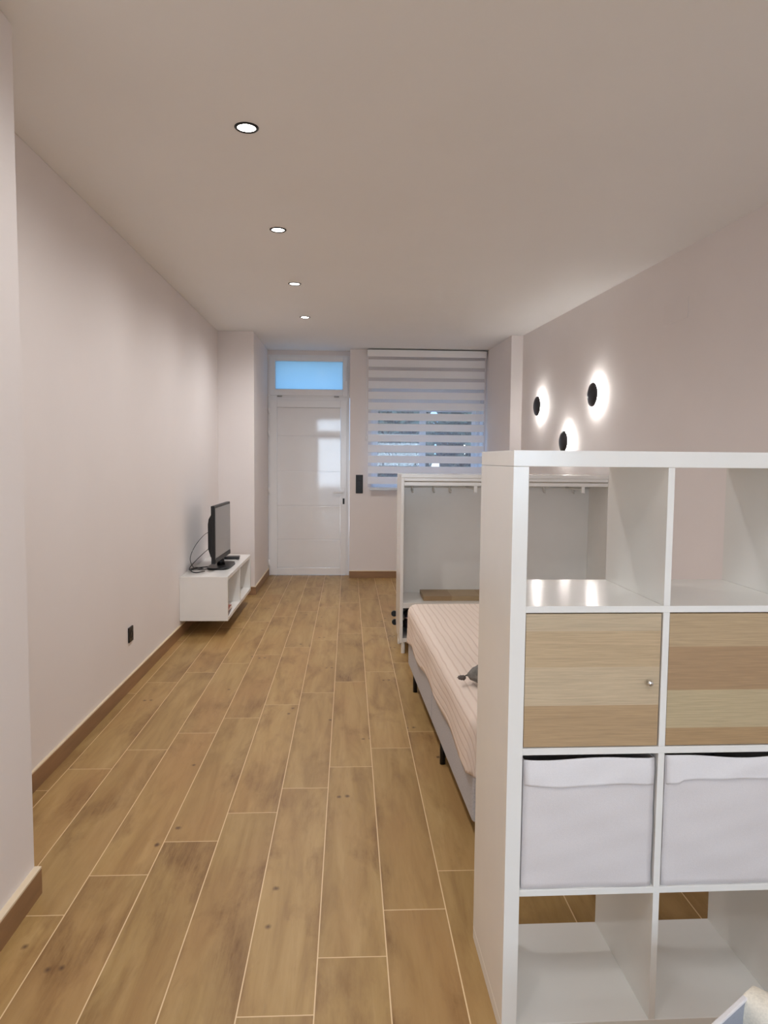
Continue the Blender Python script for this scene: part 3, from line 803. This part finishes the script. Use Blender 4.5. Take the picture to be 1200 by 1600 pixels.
cb = [('thin black cable arching highest from the television back down to the cabinet', [(-1.165, 6.22, .82), (-1.22, 6.18, .79), (-1.285, 6.12, .70), (-1.32, 6.10, .60), (-1.30, 6.14, .52), (-1.25, 6.2, .4915), (-1.20, 6.28, .4905)], .0025),
      ('black cable running straight from the television back to the wall side', [(-1.165, 6.24, .69), (-1.21, 6.2, .65), (-1.27, 6.14, .59), (-1.32, 6.1, .53), (-1.335, 6.16, .4925), (-1.30, 6.3, .4925)], .003),
      ('black cable loops tangled on the cabinet top behind the television', [(-1.20, 6.10, .495), (-1.26, 6.04, .492), (-1.31, 6.08, .500), (-1.30, 6.2, .51), (-1.24, 6.22, .502), (-1.23, 6.12, .512), (-1.29, 6.05, .52), (-1.335, 6.13, .505), (-1.31, 6.30, .493), (-1.22, 6.38, .4925)], .004)]
for lb, pts_, r_ in cb:
    bm = NB(); tube(bm, smooth_path(pts_, 10), r_, 8)
    tag(obj('cable', bm, M['black'], None), lb, 'cable', 'cables behind the television')
# magazines
zz = cz0+th+.0006
for i, (m_, th_, dx, dy, rot, lb) in enumerate([('paperB', .014, 0, 0, 4, 'grey magazine at the bottom of the stack inside the floating cabinet'), ('paperC', .006, -.01, .01, -3, 'cream thin booklet in the middle of the stack inside the floating cabinet'),
        ('paperA', .012, -.012, .0, 6, 'reddish magazine second from top in the cabinet stack'), ('paperA', .009, -.02, -.01, -5, 'reddish brown booklet on top of the cabinet stack')]):
    bm = NB(); box(bm, -.10, .10, -.14, .14, 0, th_-.0006); o = obj('magazine', bm, M[m_], None, .001)
    o.location = (-1.085+dx, 6.06+dy, zz); o.rotation_euler = (0, 0, math.radians(rot)); zz += th_
    tag(o, lb, 'magazine', 'magazines in the floating cabinet')

# ------------------------------------------------------------------ open fabric box with a cloth over its rim, near right corner
t = thing('laundry_basket', 'open white fabric basket on the floor at the bottom right corner', 'basket', (.772, 1.07, 0), math.radians(35))
bm = NB(); s = .23; h = .335
for a in ((-s, s, s-.006, s, .0, h), (-s, s, -s, -s+.006, 0, h), (-s, -s+.006, -s+.006, s-.006, 0, h), (s-.006, s, -s+.006, s-.006, 0, h), (-s+.006, s-.006, -s+.006, s-.006, 0, .006)): box(bm, *a)
obj('basket_body', bm, M['greyb'], t, .002)
bm = NB()
for a in ((-s-.003, s+.003, s-.008, s+.004, h-.0, h+.007), (-s-.003, s+.003, -s-.004, -s+.008, h, h+.007), (-s-.003, -s+.008, -s+.008, s-.008, h, h+.007), (s-.008, s+.004, -s+.008, s-.008, h, h+.007)): box(bm, *a)
obj('rim_binding', bm, M['band'], t, .003)

bm = NB(); prof = [(s-.016, h-.055), (s-.014, h-.002), (s+.004, h+.009), (s+.03, h+.008), (s+.052, h-.006), (s+.058, h-.05), (s+.055, h-.14)]
rows_ = []
for q in range(19):
    y = s+.004-.30*q/18; rows_.append([bm.verts.new((x+.003*math.sin(q*1.3+i), y+.004*math.sin(i*2), z+.003*math.sin(q*.9+i*1.7))) for i, (x, z) in enumerate(prof)])
for r0, r1 in zip(rows_[:-1], rows_[1:]):
    for i in range(len(prof)-1): bm.faces.new((r0[i], r0[i+1], r1[i+1], r1[i])).smooth = True
o = obj('folded_cloth', bm, M['cream']); o.location = (.772, 1.07, 0); o.rotation_euler = (0, 0, math.radians(35))
q_ = o.modifiers.new('s', 'SOLIDIFY'); q_.thickness = .007; q_.offset = 1
q_ = o.modifiers.new('u', 'SUBSURF'); q_.levels = 1; q_.render_levels = 2
tag(o, 'cream cloth hung over the rim of the fabric basket, bottom right corner', 'cloth')

# ------------------------------------------------------------------ outside
bm = NB(); box(bm, -12, 14, 9.25, 30, -.2, -.06); obj('ground_outside', bm, M['ground'], kind='structure')
bm = NB(); box(bm, -12, 14, -22, YB-.2, -.2, -.06); obj('ground_yard', bm, M['ground'], kind='structure')
bm = NB(); box(bm, -6, 9, 15.0, 15.2, -.06, 1.42); obj('trim_garden_wall', bm, M['render'], kind='structure')
def shrub(x, y, hh, wd, seed, label):
    r_ = random.Random(seed)
    t = thing('shrub', label, 'shrub', (x, y, -.06), group='shrubs outside the window')
    bm = NB()
    for k_ in range(5200):
        while True:
            p = Vector((r_.uniform(-1, 1), r_.uniform(-1, 1), r_.uniform(-1, 1)))
            if .5 < p.length < 1: break
        c = Vector((p.x*wd, p.y*.55, .35+hh*.6+p.z*hh*.42))
        d_ = Vector((r_.uniform(-1, 1), r_.uniform(-1, 1), r_.uniform(-.3, 1))).normalized(); e_ = d_.orthogonal().normalized()
        L_ = r_.uniform(.06, .13); w_ = L_*.42
        bm.faces.new([bm.verts.new(c+q) for q in (d_*L_, e_*w_, -d_*L_*.6, -e_*w_)])
    obj('foliage', bm, M['leaf'], t)
    bm = NB()
    for k_ in range(5):
        a_ = r_.uniform(0, 6.28); tube(bm, [(0, 0, 0), (.1*math.cos(a_), .1*math.sin(a_), hh*.4), (wd*.5*math.cos(a_), .3*math.sin(a_), hh*.8)], .018, 6)
    obj('stem', bm, M['stem'], t)
for i, (x, y, hh, wd, lb) in enumerate([(.82, 12.2, 2.5, .62, 'dense green shrub outside seen through the left window sash'), (2.15, 12.6, 2.7, .64, 'dense green shrub outside seen through the right window sash'), (3.6, 12.9, 2.6, .6, 'green shrub outside, farthest right beyond the blind'), (-1.4, 12.9, 2.2, .6, 'green shrub outside, left beyond the front door')]):
    shrub(x, y, hh, wd, i+11, lb)

# ------------------------------------------------------------------ back glazing behind the camera; wide window added to light the shelf
w = thing('window_3', 'glazed white back door and high window behind the viewer, wide window added for light', 'window', (0, YB-.1, 0), kind='structure')
bm = NB()
for a in ((.45, .51, 0, .06, .92, 2.25), (2.09, 2.15, 0, .06, .92, 2.25), (.51, 2.09, 0, .06, .92, .98), (.51, 2.09, 0, .06, 2.19, 2.25), (-.95, -.87, 0, .06, 0, 2.1), (.07, .15, 0, .06, 0, 2.1), (-.87, .07, 0, .06, 0, .12), (-.87, .07, 0, .06, 2.02, 2.1), (-.95, -.9, 0, .06, 2.2, 2.62), (.1, .15, 0, .06, 2.2, 2.62), (-.9, .1, 0, .06, 2.2, 2.25), (-.9, .1, 0, .06, 2.57, 2.62)): box(bm, *a)
obj('window_frame', bm, M['pvc'], w, .003)
bm = NB(); box(bm, .51, 2.09, .02, .026, .98, 2.19); box(bm, -.87, .07, .02, .026, .12, 2.02); box(bm, -.9, .1, .02, .026, 2.25, 2.57); obj('glass_pane', bm, M['glass'], w)

# ------------------------------------------------------------------ world and camera
wd = bpy.data.worlds.new('sky'); SC.world = wd; wd.use_nodes = True
nt = wd.node_tree; bg = nt.nodes['Background']
tc = N(nt, 'ShaderNodeTexCoord'); sp = N(nt, 'ShaderNodeSeparateXYZ'); nt.links.new(tc.outputs['Generated'], sp.inputs[0])
r = ramp(nt, sp.outputs[2], [(0, (.42, .66, 1.0, 1)), (.3, (.32, .58, 1.0, 1)), (1, (.18, .4, .9, 1))])
# sky raised behind the viewer to light the shelf front, street side blue
gl = N(nt, 'ShaderNodeMapRange'); gl.inputs[1].default_value = .2; gl.inputs[2].default_value = -.6; gl.inputs[3].default_value = 0; gl.inputs[4].default_value = 1
nt.links.new(sp.outputs[1], gl.inputs[0])
cc = mixc(nt, gl.outputs[0], r.outputs[0], (2.6, 2.85, 3.3, 1))
nt.links.new(cc, bg.inputs[0]); bg.inputs[1].default_value = 2.4
for (x0, x1, z0, z1) in ((-.95, .15, 0, 2.62), (.45, 2.15, .92, 2.25)):
    o = lamp('window_portal', 'AREA', ((x0+x1)/2, YB-.21, (z0+z1)/2), 1, (1, 1, 1), shape='RECTANGLE', size=x1-x0, size_y=z1-z0)
    o.rotation_euler = (PI/2, 0, 0); o.data.cycles.is_portal = True
o = lamp('window_portal', 'AREA', (.32, 9.3, 1.9), 1, (1, 1, 1), shape='RECTANGLE', size=2.7, size_y=1.7)
o.rotation_euler = (-PI/2, 0, 0); o.data.cycles.is_portal = True

cam = bpy.data.cameras.new('camera'); co = bpy.data.objects.new('camera', cam); COL.objects.link(co)
f_px = 1133.62; cam.sensor_fit = 'VERTICAL'; cam.sensor_height = 36.0; cam.lens = 36.0*f_px/1600; cam.clip_start = .02
fw = Vector((0.04909752, 0.99618767, -0.07210802)); rt = Vector((0.99878015, -0.04858861, 0.00879588)); up = Vector((-0.00525872, 0.07245192, 0.99735804))
m = Matrix((rt, up, -fw)).transposed().to_4x4(); m.translation = Vector((0, 0, 1.4418)); co.matrix_world = m
SC.camera = co

SC.view_settings.view_transform = 'Standard'; SC.view_settings.look = 'None'; SC.view_settings.gamma = 1; SC.view_settings.use_curve_mapping = False
SC.view_settings.exposure = 0.38
cy = SC.cycles
cy.max_bounces = 10; cy.diffuse_bounces = 6; cy.glossy_bounces = 4; cy.transmission_bounces = 6; cy.transparent_max_bounces = 8
cy.use_denoising = True; cy.sample_clamp_indirect = 8; cy.caustics_reflective = False; cy.caustics_refractive = False
